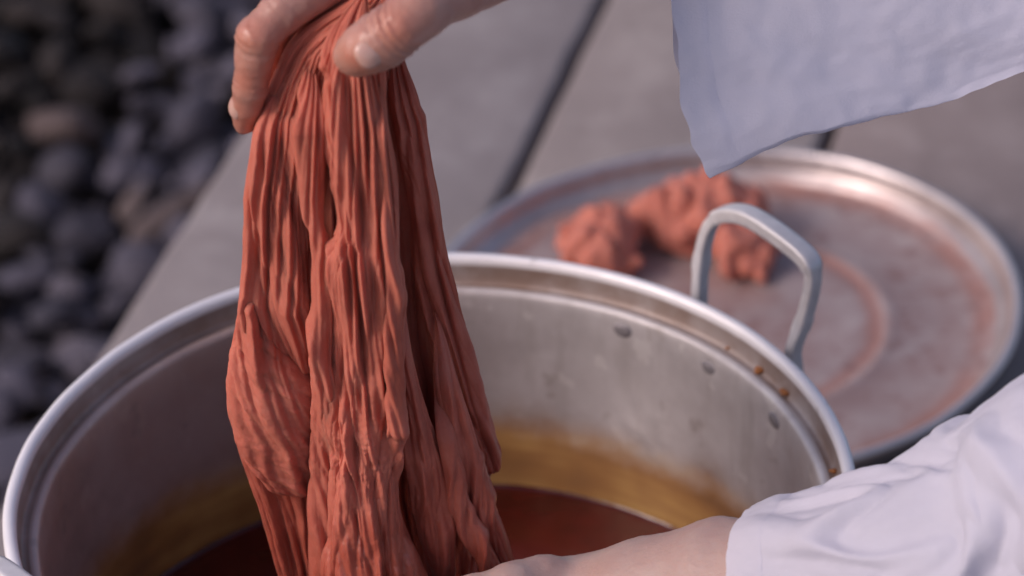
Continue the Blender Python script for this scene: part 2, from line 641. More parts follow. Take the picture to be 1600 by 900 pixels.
# concrete paving: long slabs laid side by side, open joints between them
pave = empty('pavement')
tag(pave, 'thick grey concrete slabs laid side by side with open dark joints', kind='structure')
DIR = np.array([0.272, 0.962])
PER = np.array([0.962, -0.272])
edges = [-0.347, -0.149, 0.0455, 0.243, 0.44, 0.64]
for k in range(5):
    a, b = edges[k] + (0.0045 if k else 0), edges[k + 1] - 0.0045
    nu, nv = 9, 90
    s = np.linspace(-1.1, 1.9, nv)
    pts = []
    for sv in s:
        # uneven, chipped long edges
        ja = 0.0022 * float(noise3(sv * 18, k * 3.1, 0)) + 0.001 * float(noise3(sv * 70, k * 3.1, 5))
        jb = 0.0022 * float(noise3(sv * 18, k * 3.1 + 1.7, 9)) + 0.001 * float(noise3(sv * 70, k * 3.1, 8))
        a_, b_ = a + ja, b + jb
        prof = [(a_, -0.505), (a_, -0.004), (a_ + 0.0015, -0.001), (a_ + 0.005, 0.0), ((a_ + b_) / 2, 0.0),
                (b_ - 0.005, 0.0), (b_ - 0.0015, -0.001), (b_, -0.004), (b_, -0.505)]
        for q, z in prof:
            p = PER * q + DIR * sv
            pts.append((p[0], p[1], z))
    sb = mesh_obj('paving_slab', np.array(pts), grid_faces(nu, nv), CONC, pave)
    sb.color = ((1, 1, 1, 1), (1.05, 1.03, 1.0, 1), (0.92, 0.86, 0.84, 1), (0.85, 0.83, 0.82, 1), (1, 1, 1, 1))[k]

# ------------------------------------------------------------------ stones beside the slabs
base_stones = []
for k in range(9):
    import bmesh
    bm = bmesh.new()
    bmesh.ops.create_icosphere(bm, subdivisions=3, radius=1.0)
    v = np.array([q.co[:] for q in bm.verts])
    d = 1 + 0.28 * noise3(v[:, 0] * 1.1 + k * 9, v[:, 1] * 1.1, v[:, 2] * 1.1) + 0.10 * noise3(v[:, 0] * 2.6 + k * 5, v[:, 1] * 2.6, v[:, 2] * 2.6)
    # a few flattened faces, as on broken stone
    pv = v * d[:, None]
    for _ in range(7):
        nn = RNG.normal(size=3)
        nn /= np.linalg.norm(nn)
        lim = RNG.uniform(0.62, 0.85)
        ex = np.maximum(pv @ nn - lim, 0)
        pv = pv - 0.85 * ex[:, None] * nn
    pv *= np.array([1.0, RNG.uniform(0.65, 0.9), RNG.uniform(0.5, 0.75)])
    for q, c in zip(bm.verts, pv):
        q.co = c
    me = bpy.data.meshes.new('stone')
    bm.to_mesh(me)
    bm.free()
    me.polygons.foreach_set('use_smooth', np.ones(len(me.polygons), dtype=bool))
    base_stones.append(me)
mats_done = {}


def stone(name, loc, r, mat, label, group):
    k = random.randrange(9)
    key = (k, mat.name)
    if key not in mats_done:
        me = base_stones[k].copy()
        me.materials.append(mat)
        mats_done[key] = me
    o = bpy.data.objects.new(name, mats_done[key])
    o.location = loc
    o.scale = (r * random.uniform(0.85, 1.35), r * random.uniform(0.8, 1.1), r * random.uniform(0.8, 1.1))
    o.rotation_euler = (random.uniform(-0.5, 0.5), random.uniform(-0.5, 0.5), random.uniform(0, 6.28))
    COL.objects.link(o)
    tag(o, label, 'stone', group)
    return o


placed = []


def free(p, r, tight=0.78):
    for q, s in placed:
        if abs(q[0] - p[0]) < r + s and np.linalg.norm(np.subtract(q, p)) < (r + s) * tight:
            return False
    return True


def in_bed(x, y):
    return PER[0] * x + PER[1] * y < -0.347 - 0.006


# the few stones one can tell from the rest
for (px, py, r, z, mt, lab) in [
        (112, 200, 0.034, -0.43, STONE_BROWN, 'large rounded brown stone among the black stones'),
        (268, 332, 0.025, -0.43, STONE_BROWN, 'long pale brown stone lying against the slab edge'),
        (20, 715, 0.04, -0.43, STONE, 'broad flat grey stone at the slab edge beside the pot')]:
    p = onz(px, py, z)
    o = stone('stone', tuple(p), r, mt, lab, 'loose stones beside the slabs')
    if 'long' in lab:
        o.scale = (0.052, 0.017, 0.018)
        o.rotation_euler = (0.1, -0.15, 0.75)
    if 'flat' in lab:
        o.scale = (0.062, 0.048, 0.024)
        o.rotation_euler = (0.03, 0.02, 0.4)
    if 'large' in lab:
        o.scale = (0.040, 0.037, 0.037)
    placed.append((tuple(p), r * 0.9))
cnt = 0
tries = 0
while cnt < 290 and tries < 60000:
    tries += 1
    px, py = random.uniform(-130, 470), random.uniform(-130, 850)
    z = random.uniform(-0.485, -0.43)
    x, y = onz(px, py, z)[:2]
    if not in_bed(x + 0.012, y) or px > 400 - 0.676 * (py - 180) + 60:
        continue                                     # under the slabs, or hidden behind them
    r = random.choice((0.014, 0.018, 0.022, 0.026, 0.030, 0.035))
    if not free((x, y, z), r, 0.72):
        continue
    # stones in the corner away from the slabs are near black
    dark_zone = px / 310.0 + py / 430.0 + 0.35 * float(noise3(x * 9, y * 9, 1)) < 0.95
    placed.append(((x, y, z), r))
    if dark_zone:
        stone('stone', (x, y, z - 0.01), r, STONE_BLACK, 'black stone in the dark heap away from the slabs', 'black stones')
    elif random.random() < 0.07:
        stone('stone', (x, y, z), r, STONE_BROWN, 'small brownish stone among the blue grey ones', 'brownish stones')
    else:
        stone('stone', (x, y, z), r, STONE, 'blue grey stone in the loose bed along the slab edge', 'blue grey stones along the slab edge')
    cnt += 1
# fine gravel between and under them: one mass
vs, fs, off = [], [], 0
bmg = bmesh.new()
bmesh.ops.create_icosphere(bmg, subdivisions=1, radius=1.0)
gv = np.array([q.co[:] for q in bmg.verts])
gf = np.array([[q.index for q in f.verts] for f in bmg.faces])
bmg.free()
k = 0
while k < 5200:
    x, y = random.uniform(-1.3, 0.3), random.uniform(-0.2, 2.5)
    if not in_bed(x + 0.012, y):
        continue
    k += 1
    r = random.uniform(0.005, 0.014)
    rot = np.array(Matrix.Rotation(random.uniform(0, 6.28), 3, Vector(RNG.normal(size=3))))
    v = (gv * (1 + 0.3 * RNG.uniform(-1, 1, (len(gv), 1))) * r * np.array([1.2, 0.9, 0.7])) @ rot.T
    vs.append(v + np.array([x, y, random.uniform(-0.508, -0.492)]))
    fs.append(gf + off)
    off += len(gv)
gravel = mesh_obj('gravel', np.concatenate(vs), np.concatenate(fs), STONE_BLACK)
tag(gravel, 'fine dark gravel lying between the loose stones', 'gravel', kind='stuff')

# ------------------------------------------------------------------ the pot
pot = empty('cooking_pot')
tag(pot, 'big worn aluminium cooking pot with two handles and a brown tide mark inside', 'pot')
R0 = RIM


def arc(cx, cz, r, a0, a1, n):
    t = np.radians(np.linspace(a0, a1, n))
    return [(cx + r * math.cos(q), cz + r * math.sin(q)) for q in t]


prof = [(0.0, 0.014), (0.08, 0.0138), (0.145, 0.0135)]
prof += arc(0.1555, 0.032, 0.0185, -88, -6, 9)
prof += [(0.1745, z) for z in np.linspace(0.045, 0.245, 22)]
prof += [(0.1752, 0.2515)]
prof += arc(0.1780, 0.2530, 0.0026, 180, 60, 7)           # rounded shoulder
prof += [(0.1806, 0.2546), (0.1824, 0.2544), (0.1834, 0.2550), (0.1839, 0.2570), (0.1841, 0.2600), (0.1842, 0.2635)]
prof += arc(0.1871, 0.2668, 0.0031, 178, -85, 14)         # rolled bead
prof += [(0.1868, 0.2625), (0.1852, 0.2570), (0.1815, 0.2530), (0.1800, 0.248)]
prof += [(0.1785, z) for z in np.linspace(0.24, 0.045, 14)]
prof += arc(0.1585, 0.022, 0.020, 0, -88, 8)
prof += [(0.1, 0.0021), (0.0, 0.0020)]
prof = np.array(prof)
prof[:, 1] = np.where(prof[:, 1] > 0.2, prof[:, 1], prof[:, 1])


def dent(A, r, z):
    """slight out-of-round and hammered dents of an old pot"""
    x, y = np.cos(A), np.sin(A)
    dr = 0.0009 * noise3(x * 1.6, y * 1.6, z * 6) + 0.00035 * noise3(x * 7, y * 7, z * 40)
    dz = 0.0007 * noise3(x * 1.8 + 5, y * 1.8, 0.3)
    w = np.clip(r / 0.15, 0, 1)
    return dr * w, dz * np.clip((z - 0.2) / 0.06, 0, 1)


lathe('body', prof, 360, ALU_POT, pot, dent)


# handle: cast loop on a bracket riveted under the rim
AZ = math.radians(38.0)
rad = np.array([math.cos(AZ), math.sin(AZ), 0])
tan = np.array([-math.sin(AZ), math.cos(AZ), 0])
p0 = rad * 0.2005
loop_px = [(1093, 462), (1092, 410), (1097, 368), (1108, 347), (1128, 339), (1158, 345), (1200, 371), (1240, 402), (1256, 422),
           (1260, 448), (1253, 495), (1240, 545)]
pts = np.array([onplane(x, y, p0, rad) for x, y in loop_px])
t_c = pts @ tan
z_c = pts[:, 2]
path = list(zip(t_c, z_c))
path = [(path[0][0] + 0.001, 0.232), (path[0][0] + 0.0005, 0.25)] + path + [(path[-1][0] - 0.001, 0.25), (path[-1][0] - 0.002, 0.232)]


def make_handle(flip):
    pa = smooth_poly(path, 110)
    d = np.gradient(pa, axis=0)
    d /= np.linalg.norm(d, axis=1)[:, None]
    nrm = np.stack([-d[:, 1], d[:, 0]], 1)                  # in-plane normal
    arcpos = np.linspace(0, 1, len(pa))
    grip = np.clip((arcpos - 0.33) / 0.02, 0, 1) * np.clip((0.665 - arcpos) / 0.015, 0, 1)
    collar = np.exp(-(((arcpos - 0.205) / 0.022) ** 6)) + np.exp(-(((arcpos - 0.795) / 0.022) ** 6))
    hw = 0.0028 + 0.0010 * grip + 0.0005 * collar                              # in the plane
    hr = 0.0036 + 0.0012 * grip + 0.0004 * collar                              # radially
    m_ = 24
    a = np.linspace(0, 2 * np.pi, m_, endpoint=False)
    ca, sa = np.cos(a), np.sin(a)
    sq = (np.abs(ca) ** 8 + np.abs(sa) ** 8) ** (-1 / 8.0)   # rounded rectangle
    V = []
    for i in range(len(pa)):
        for c, s in zip(ca * sq, sa * sq):
            q = pa[i] + nrm[i] * c * hw[i]
            lean = 0.10 * max(0, pa[i][1] - 0.26)
            P = rad * (0.2005 + lean + s * hr[i]) + tan * q[0] + np.array([0, 0, q[1]])
            V.append(P)
    V = np.array(V)
    F = grid_faces(m_, len(pa), wrap_u=True).tolist()
    F += [list(range(m_))[::-1], [(len(pa) - 1) * m_ + q for q in range(m_)]]
    if flip:
        V = V * np.array([-1, -1, 1])
    h = mesh_obj('handle', V, F, HANDLE, pot)
    # bracket plates, one behind each foot
    for tt in (path[0][0], path[-1][0]):
        bm = bmesh.new()
        bmesh.ops.create_cube(bm, size=1.0)
        for v in bm.verts:
            u_ = tt + v.co.x * 0.024
            rr = 0.1865 + v.co.y * 0.014
            P = rad * math.sqrt(max(rr * rr - u_ * u_, 0)) + tan * u_ + np.array([0, 0, 0.236 + v.co.z * 0.024])
            v.co = P if not flip else P * np.array([-1, -1, 1])
        bmesh.ops.bevel(bm, geom=bm.edges[:], offset=0.002, segments=2, affect='EDGES')
        me = bpy.data.meshes.new('bracket')
        bm.to_mesh(me)
        bm.free()
        me.materials.append(HANDLE)
        o = bpy.data.objects.new('bracket', me)
        COL.objects.link(o)
        o.parent = h


make_handle(False)
make_handle(True)


def blob(name, c, r3, nrm, mat, parent, seed=0, sub=2, amp=0.15):
    bm = bmesh.new()
    bmesh.ops.create_icosphere(bm, subdivisions=sub, radius=1.0)
    q = Vector(nrm).to_track_quat('Z', 'Y').to_matrix()
    for v in bm.verts:
        d = 1 + amp * float(noise3(v.co.x * 1.5 + seed, v.co.y * 1.5, v.co.z * 1.5))
        v.co = q @ Vector((v.co.x * r3[0] * d, v.co.y * r3[1] * d, v.co.z * r3[2] * d)) + Vector(c)
    me = bpy.data.meshes.new(name)
    bm.to_mesh(me)
    bm.free()
    me.polygons.foreach_set('use_smooth', np.ones(len(me.polygons), dtype=bool))
    me.materials.append(mat)
    o = bpy.data.objects.new(name, me)
    COL.objects.link(o)
    if parent is not None:
        o.parent = parent
    return o


for side in (0, 180):
    for az, z in ((57.9, 0.2465), (40.7, 0.246), (23.5, 0.2455)):
        a = math.radians(az + side)
        c = np.array([math.cos(a) * 0.1745, math.sin(a) * 0.1745, z])
        blob('rivet', c, (0.0056, 0.0040, 0.0010), (-math.cos(a), -math.sin(a), 0), RIVET, pot, az, 2, 0.05)
for i, (px, py, s_) in enumerate([(1196, 574, 0.0021), (1203, 570, 0.0016), (1236, 611, 0.0017), (1241, 603, 0.0011), (1303, 735, 0.0014), (1150, 536, 0.0009)]):
    c = onz(px, py, 0.2565)
    k = 0.1826 / math.hypot(c[0], c[1])
    c = np.array([c[0] * k, c[1] * k, 0.2562])
    blob('residue', c, (s_ * 1.4, s_, s_ * 0.8), (0, 0, 1), CRUMB, pot, i * 3, 2, 0.6)

# dye bath, with a meniscus at the wall
LZ = 0.137
rr = np.concatenate([np.linspace(0.001, 0.16, 50), 0.1742 - np.geomspace(0.014, 0.0003, 14)])
aa = np.linspace(0, 2 * np.pi, 240, endpoint=False)
A, I = np.meshgrid(aa, np.arange(len(rr)))
Rr = rr[I]
X, Y = Rr * np.cos(A), Rr * np.sin(A)
Z = LZ + 0.0009 * fbm(X * 26, Y * 26, 1, 2) + 0.0022 * np.exp(-(0.1742 - Rr) / 0.0016)
dye = mesh_obj('dye_bath', np.stack([X, Y, Z], -1).reshape(-1, 3), grid_faces(240, len(rr), wrap_u=True), DYE)
tag(dye, 'dark red dye liquid standing in the aluminium pot', 'dye')

# ------------------------------------------------------------------ lid lying upside down behind the pot
LC = np.array([0.1665, 0.503, 0.0])
lp = [(0.0, 0.0052), (0.05, 0.0050), (0.088, 0.0048), (0.095, 0.0043), (0.0985, 0.0042), (0.1015, 0.0066), (0.1045, 0.0078), (0.1075, 0.0066),
      (0.110, 0.0050), (0.14, 0.0048), (0.160, 0.0050), (0.1672, 0.0058), (0.1700, 0.0080), (0.1712, 0.0110), (0.1735, 0.0125), (0.1752, 0.0145)]
lp += [(0.1768, 0.020), (0.1790, 0.0275)]
lp += arc(0.1822, 0.0285, 0.0026, 170, -80, 10)
lp += [(0.1795, 0.0215), (0.1772, 0.0130), (0.1740, 0.0080), (0.1700, 0.0040), (0.160, 0.0030), (0.11, 0.0028), (0.0, 0.0030)]
lp = [(r_, z_ * 0.75) for r_, z_ in lp]
lid = lathe('pot_lid', lp, 260, LID, None, lambda A, r, z: (0.0006 * noise3(np.cos(A) * 2, np.sin(A) * 2, z * 10) * (r > 0.1), 0.0012 * noise3(r * np.cos(A) * 14, r * np.sin(A) * 14, 3)))
lid.location = (LC[0], LC[1], 0.0045)
lid.rotation_euler = (-0.0065, -0.0365, 0)
tag(lid, 'dye stained round aluminium lid lying upside down on the slabs', 'lid')


def crumpled(name, balls, lo, hi, seed, label):
    """a wrung heap of wet cloth: fused lumps with deep folds"""
    def field(P):
        d = None
        for c, r in balls:
            e = sd_ball(P, c, r)
            d = e if d is None else smin(d, e, 0.008)
        w = 0.004 * noise3(P[..., 0] * 45 + seed, P[..., 1] * 45, P[..., 2] * 45)
        x, y, z = P[..., 0] + w, P[..., 1] + w, P[..., 2] - w
        d = d + 0.015 * (0.30 - np.abs(noise3(x * 60 + seed, y * 48, z * 40))) + 0.0018 * (0.3 - np.abs(noise3(x * 190, y * 190 + seed, z * 190)))
        return np.maximum(d, 0.0090 - P[..., 2])
    v, f = surface_nets(field, lo, hi, 0.0016)
    o = mesh_obj(name, v, f, CLOTH_DRY)
    return tag(o, label, 'cloth', 'crumpled dyed cloths on the lid')


def cl(px, py, Y, z=None):
    return ony(px, py, Y)


b1 = [(onz(930, 385, 0.028), (0.021, 0.018, 0.019)), (onz(955, 352, 0.034), (0.016, 0.015, 0.017)), (onz(905, 380, 0.022), (0.014, 0.014, 0.013)),
      (onz(965, 405, 0.02), (0.015, 0.015, 0.012))]
crumpled('crumpled_cloth', b1, (0.05, 0.49, 0.005), (0.15, 0.64, 0.065), 3.0, 'small crumpled lump of wet dyed cloth lying in the lid')
b2 = [(onz(1075, 318, 0.034), (0.024, 0.018, 0.020)), (onz(1115, 305, 0.040), (0.022, 0.018, 0.018)), (onz(1040, 340, 0.028), (0.016, 0.014, 0.019)),
      (onz(1155, 330, 0.030), (0.020, 0.018, 0.020)), (onz(1165, 385, 0.024), (0.020, 0.020, 0.018)), (onz(1175, 410, 0.018), (0.016, 0.015, 0.012)),
      (onz(1070, 360, 0.022), (0.018, 0.016, 0.016)), (onz(1005, 345, 0.022), (0.014, 0.012, 0.013)), (onz(1110, 350, 0.03), (0.018, 0.016, 0.018))]
crumpled('crumpled_cloth', b2, (0.09, 0.49, 0.005), (0.25, 0.68, 0.075), 11.0, 'larger crumpled heap of wet dyed cloth lying in the lid')

# ------------------------------------------------------------------ the hanging cloth
LOBES = [
    # rows: photograph row, left edge, right edge ; then depth plane Y, half depth limits, fold scale, seed
    dict(rows=[(-60, 585, 640), (0, 565, 632), (40, 510, 628), (80, 462, 622), (140, 432, 640), (200, 412, 655), (300, 400, 672), (400, 398, 686),
               (500, 388, 708), (600, 380, 735), (700, 390, 752), (760, 415, 755), (830, 440, 748), (900, 460, 735), (1000, 490, 720), (1150, 520, 690), (1260, 540, 670)],
         Y=0.002, dmax=0.018, amp=1.0, seed=1, y0=-60, y1=1260, fold=1.0),
    dict(rows=[(-40, 585, 632), (0, 545, 622), (25, 500, 605), (60, 458, 575), (100, 437, 548), (180, 406, 540), (300, 388, 545), (400, 383, 530), (480, 374, 499),
               (560, 362, 497), (640, 364, 497), (700, 378, 498), (760, 398, 497), (830, 418, 499), (900, 438, 505), (1000, 465, 525), (1150, 505, 570), (1260, 530, 590)],
         Y=-0.032, dmax=0.014, amp=1.0, seed=2, y0=-40, y1=1260, fold=1.0),
    # flap folding diagonally over the left side
    dict(rows=[(110, 440, 478), (200, 404, 482), (300, 391, 486), (400, 385, 488), (450, 380, 490), (490, 384, 491), (530, 408, 492), (570, 438, 492), (600, 462, 492), (625, 484, 492)],
         Y=-0.043, dmax=0.008, amp=0.9, seed=3, y0=110, y1=625, fold=1.0, skew=-0.25),
    # bulging lower left flap
    dict(rows=[(430, 378, 386), (470, 374, 394), (505, 368, 412), (540, 361, 444), (575, 358, 476), (605, 358, 491), (660, 365, 494), (705, 376, 494), (740, 402, 493), (770, 430, 492), (795, 458, 491), (815, 482, 490)],
         Y=-0.045, dmax=0.014, amp=0.6, seed=4, y0=430, y1=815, fold=0.75, skew=-1.3, crinkle=1.5, taper=40),
    # left ridge and right bundle either side of the dark slit, meeting in a V
    dict(rows=[(110, 462, 500), (160, 466, 504), (220, 470, 507), (300, 474, 506), (345, 480, 504), (375, 488, 512), (395, 493, 522), (450, 491, 528), (600, 488, 534),
               (680, 486, 530), (760, 484, 526), (860, 482, 528), (950, 486, 540), (1100, 520, 560), (1260, 535, 570)],
         Y=-0.057, dmax=0.011, amp=0.75, seed=5, y0=110, y1=1260, fold=0.8, crinkle=1.0),
    dict(rows=[(20, 540, 600), (60, 508, 596), (140, 508, 602), (190, 508, 606), (250, 516, 616), (320, 530, 622), (352, 532, 623), (388, 514, 624), (500, 519, 624), (600, 520, 628), (660, 516, 634),
               (700, 522, 628), (760, 516, 622), (820, 515, 632), (880, 505, 660), (950, 520, 690), (1100, 540, 690), (1260, 550, 650)],
         Y=-0.060, dmax=0.015, amp=0.9, seed=6, y0=20, y1=1260, fold=1.0, crinkle=1.3),
    # bright long ridge beside the dark valley
    dict(rows=[(120, 582, 596), (200, 592, 606), (280, 602, 617), (400, 606, 623), (520, 606, 624), (620, 606, 632), (680, 604, 634), (730, 598, 622)],
         Y=-0.071, dmax=0.006, amp=0.45, seed=7, y0=120, y1=730, fold=0.8),
    # right panel
    dict(rows=[(70, 596, 622), (100, 600, 632), (145, 608, 652), (190, 620, 664), (240, 634, 673), (320, 648, 683), (370, 655, 691), (420, 660, 703), (480, 666, 718), (540, 674, 735), (590, 684, 750),
               (640, 690, 765), (690, 708, 777), (725, 724, 781), (755, 742, 778), (780, 758, 772)],
         Y=-0.014, dmax=0.011, amp=0.85, seed=8, y0=70, y1=780, fold=1.0, skew=-0.3),
    # strands below the valley and at the right
    dict(rows=[(470, 622, 632), (540, 622, 642), (600, 624, 656), (660, 627, 674), (720, 632, 690), (780, 642, 702), (840, 655, 708), (890, 668, 708), (1000, 668, 700), (1150, 650, 680), (1260, 640, 665)],
         Y=-0.044, dmax=0.010, amp=0.8, seed=9, y0=470, y1=1260, fold=0.9, crinkle=1.2),
    dict(rows=[(520, 668, 690), (600, 678, 716), (680, 694, 742), (740, 708, 760), (800, 728, 778), (860, 756, 798), (890, 772, 804), (960, 770, 800), (1060, 740, 770), (1200, 690, 720)],
         Y=-0.040, dmax=0.009, amp=0.6, seed=10, y0=520, y1=1200, fold=0.9, crinkle=0.9),
    dict(rows=[(600, 668, 686), (680, 682, 708), (740, 694, 722), (800, 708, 742), (850, 728, 766), (885, 748, 782), (960, 750, 780), (1060, 720, 750), (1200, 670, 700)],
         Y=-0.046, dmax=0.007, amp=0.6, seed=11, y0=600, y1=1200, fold=0.8, crinkle=1.0),
]


def build_lobe(L):
    px_step = 2.1
    nv = int((L['y1'] - L['y0']) / px_step)
    yy = np.linspace(L['y0'], L['y1'], nv)
    xl, xr = interp_rows(L['rows'], yy)
    r = np.asarray(L['rows'], float)
    wmean = np.mean(r[:, 2] - r[:, 1]) / 3800.0
    nf = int(np.clip(np.max(r[:, 2] - r[:, 1]) * 1.25, 22, 330))
    nb = max(14, nf // 5)
    ph = np.concatenate([np.linspace(np.pi, 2 * np.pi, nf, endpoint=False), np.linspace(0, np.pi, nb, endpoint=False)])
    PHI, VV = np.meshgrid(ph, np.arange(nv))
    Y = L['Y']
    Pl = np.array([ony(a, b, Y) for a, b in zip(xl, yy)])
    Pr = np.array([ony(a, b, Y) for a, b in zip(xr, yy)])
    C = (Pl + Pr) / 2
    hw = np.linalg.norm(Pr - Pl, axis=1) / 2
    ex = (Pr - Pl) / np.maximum(2 * hw, 1e-6)[:, None]
    hd = np.clip(hw * (1.7 if 'nosway' in L else 0.75), 0.0015, L['dmax'])
    # taper the two ends shut
    te = L.get('taper', 90)
    tend = np.clip((yy - L['y0']) / te, 0.0, 1) if L['y0'] > 0 else np.ones(nv)
    tend2 = np.clip((L['y1'] - yy) / 60, 0.0, 1)
    tend = np.minimum(tend, tend2)
    tend = tend * tend * (3 - 2 * tend)
    hd = hd * (0.05 + 0.95 * tend)
    hw = hw * (0.08 + 0.92 * np.sqrt(tend))
    C = C.copy()
    C[:, 1] += 0.016 * (1 - tend)          # the ends run in behind the neighbouring folds
    s = np.cos(PHI)                       # -1..1 across
    depth = np.sin(PHI)                   # -1 front
    sg = np.sign(depth) * np.abs(depth) ** 0.8
    zz = C[:, 2][VV]
    length = np.r_[0, np.cumsum(np.linalg.norm(np.diff(C, axis=0), axis=1))][VV]
    # fold coordinates: across (metres at the mean width) and along
    acr = (PHI / np.pi) * wmean * 1.15
    acr = np.where(depth > 0, acr + 0.5, acr)
    a = acr + L.get('skew', 0) * length * 0.35
    k = L['fold']
    sd = L['seed'] * 13.7
    warp = 0.0050 * noise3(a * 40, length * 6, sd) + 0.0009 * noise3(a * 150, length * 24, sd + 2)
    warp = warp + 0.0022 * noise3(a * 90, length * 26, sd + 4) * np.clip((0.37 - zz) / 0.06, 0, 1)
    a = a + warp
    n1 = np.abs(noise3(a * 100 * k, length * 3.6, sd + 3))
    n2 = np.abs(noise3(a * 235 * k, length * 8.0, sd + 5))
    n3 = np.abs(noise3(a * 470 * k, length * 22.0, sd + 7))
    cr = noise3(a * 300, length * 95, sd + 8)
    cr2 = np.abs(noise3(a * 420, length * 320, sd + 9))
    low = np.clip((0.46 - zz) / 0.12, 0.12, 1) * L.get('crinkle', 0.8)
    # knotty crumple where the cloth was wrung
    knot = np.exp(-((length - length.min()) * 0 + (zz - 0.338) / 0.022) ** 2) if L['seed'] in (5, 6, 7) else 0.0
    def rib(n_, c_):
        q_ = 1 - np.minimum(n_ / c_, 1)
        return 1 - q_ * q_
    disp = 0.0046 * (rib(n1, 0.46) - 0.7) + 0.0019 * (rib(n2, 0.44) - 0.65) + 0.0005 * (rib(n3, 0.4) - 0.6)
    disp = disp * L['amp'] + (0.0009 * cr + 0.0004 * (cr2 - 0.2)) * low * (1 + 1.0 * knot)
    scale = np.clip(hw[VV] / 0.010, 0.25, 1.0)
    disp = disp * scale
    Xpx = ((xl + xr) / 2)[VV] + s * ((xr - xl) / 2)[VV]
    ph_h = pleat_height(Xpx, yy[VV])
    disp = disp + np.where(depth > 0, 0, ph_h) * (0.35 + 0.65 * tend[VV]) * L.get('pleat', 1.0)
    back = np.where(depth > 0, 0.3, 1.0)
    disp = disp * back
    # outward normal of the flattened tube
    nx = s / np.maximum(hw[VV], 1e-4)
    ny = depth / np.maximum(hd[VV], 1e-4)
    nl = np.sqrt(nx ** 2 + ny ** 2)
    nx, ny = nx / nl, ny / nl
    # keep the traced outline: less push sideways than forward
    V = C[VV] + ex[VV] * (s * hw[VV] + nx * disp * 0.55)[..., None]
    V[..., 1] += sg * hd[VV] + ny * disp
    # slow sway of the whole lobe
    if 'nosway' not in L:
        V[..., 1] += 0.003 * noise3(length * 9, sd, 0.5)
    return V.reshape(-1, 3), grid_faces(len(ph), nv, wrap_u=True)


# narrow standing pleats that lie on the larger folds
SIL_L = [(-40, 575), (20, 505), (60, 460), (100, 439), (180, 406), (300, 389), (400, 384), (480, 375), (560, 361), (640, 363), (700, 377), (760, 398), (830, 418), (900, 438), (1000, 465)]
SIL_R = [(-40, 632), (20, 622), (60, 622), (100, 632), (180, 662), (300, 681), (400, 697), (480, 718), (560, 741), (640, 765), (700, 778), (760, 778), (830, 776), (900, 776), (1000, 770)]


def frac_x(fr, y):
    l_ = np.interp(y, [q[0] for q in SIL_L], [q[1] for q in SIL_L])
    r_ = np.interp(y, [q[0] for q in SIL_R], [q[1] for q in SIL_R])
    return l_ + fr * (r_ - l_)


rs = np.random.default_rng(21)
PLEATS = []
for i in range(270):
    fr = (i * 0.6180339 + 0.07) % 1.0
    y0 = rs.uniform(-30, 90) if i % 2 == 0 else rs.uniform(120, 720)
    y1 = y0 + rs.uniform(240, 620)
    if (0.75 < fr < 0.85 and y0 < 560) or (0.30 < fr < 0.345 and y0 > 230):
        continue
    wide = i % 3 == 0
    PLEATS.append((fr, y0, y1, rs.uniform(6, 12) if wide else rs.uniform(2.8, 5.0), rs.uniform(0.0013, 0.0024) if wide else rs.uniform(0.0006, 0.0014), rs.uniform(-0.008, 0.008), rs.uniform(0, 6)))


for i in range(20):                                  # folds sweeping across the lower left bulge
    y0 = rs.uniform(420, 660)
    PLEATS.append((-0.16 + 0.30 * ((i * 0.618) % 1.0), y0, y0 + rs.uniform(190, 320), rs.uniform(3.5, 8.5), rs.uniform(0.0012, 0.0027), rs.uniform(-0.008, 0.008), rs.uniform(0, 6)))


def pleat_height(X, Yp):
    """standing pleats: a rounded ridge with a tight groove on its right"""
    h = np.zeros_like(X)
    yrow = Yp[:, 0]
    for fr, y0, y1, w, amp, k1, ph_ in PLEATS:
        tt = np.clip((yrow - y0) / 90, 0, 1) * np.clip((y1 - yrow) / 110, 0, 1)
        rows_ = np.nonzero(tt > 0)[0]
        if len(rows_) == 0:
            continue
        yr = yrow[rows_]
        low = np.clip((yr - 480) / 200, 0, 1)
        xc = frac_x(fr + k1 * np.sin((yr - y0) / 85 + ph_), yr) + low * 3.5 * np.sin(yr / 26 + ph_ * 3)
        # on the bulging lower left the folds swing down to the right
        xc = xc + np.where(fr < 0.33, np.clip((yr - 470) / 150, 0, 1.4) * 55, 0)
        amp = amp * (1 - np.clip((yr - 560) / 200, 0, 0.3))
        if fr < 0.33:
            amp = amp * (1 - 0.5 * np.clip((yr - 450) / 120, 0, 1))
        tight = np.clip((frac_x(1.0, yr) - frac_x(0.0, yr)) / 300.0, 0.45, 1.15)
        d_ = (X[rows_] - xc[:, None]) / (w * tight)[:, None]
        h[rows_] += (tt[rows_] * amp * tight)[:, None] * (np.exp(-d_ * d_) - 0.75 * np.exp(-((d_ - 1.45) / 0.65) ** 2))
    return h


vs, fs, off = [], [], 0
for L in LOBES:
    v, f = build_lobe(L)
    vs.append(v)
    fs.append(f + off)
    off += len(v)
cloth = mesh_obj('dyed_cloth', np.concatenate(vs), np.concatenate(fs), CLOTH)
tag(cloth, 'long wrung terracotta dyed cloth held up over the pot', 'cloth')

# ------------------------------------------------------------------ the person's arms
person = empty('person', (0.75, -0.05, 0.0))
tag(person, 'person in a loose white shirt, both hands holding the dyed cloth over the pot', 'person')


def J(px, py, Y):
    return ony(px, py, Y)


def limb_field(chains, k):
    def field(P):
        d = None
        for ch in chains:
            e = None
            for (a, ra), (b, rb) in zip(ch[:-1], ch[1:]):
                c = sd_cone(P, a, b, ra, rb)
                e = c if e is None else smin(e, c, 0.003)
            d = e if d is None else smin(d, e, k)
        return d
    return field


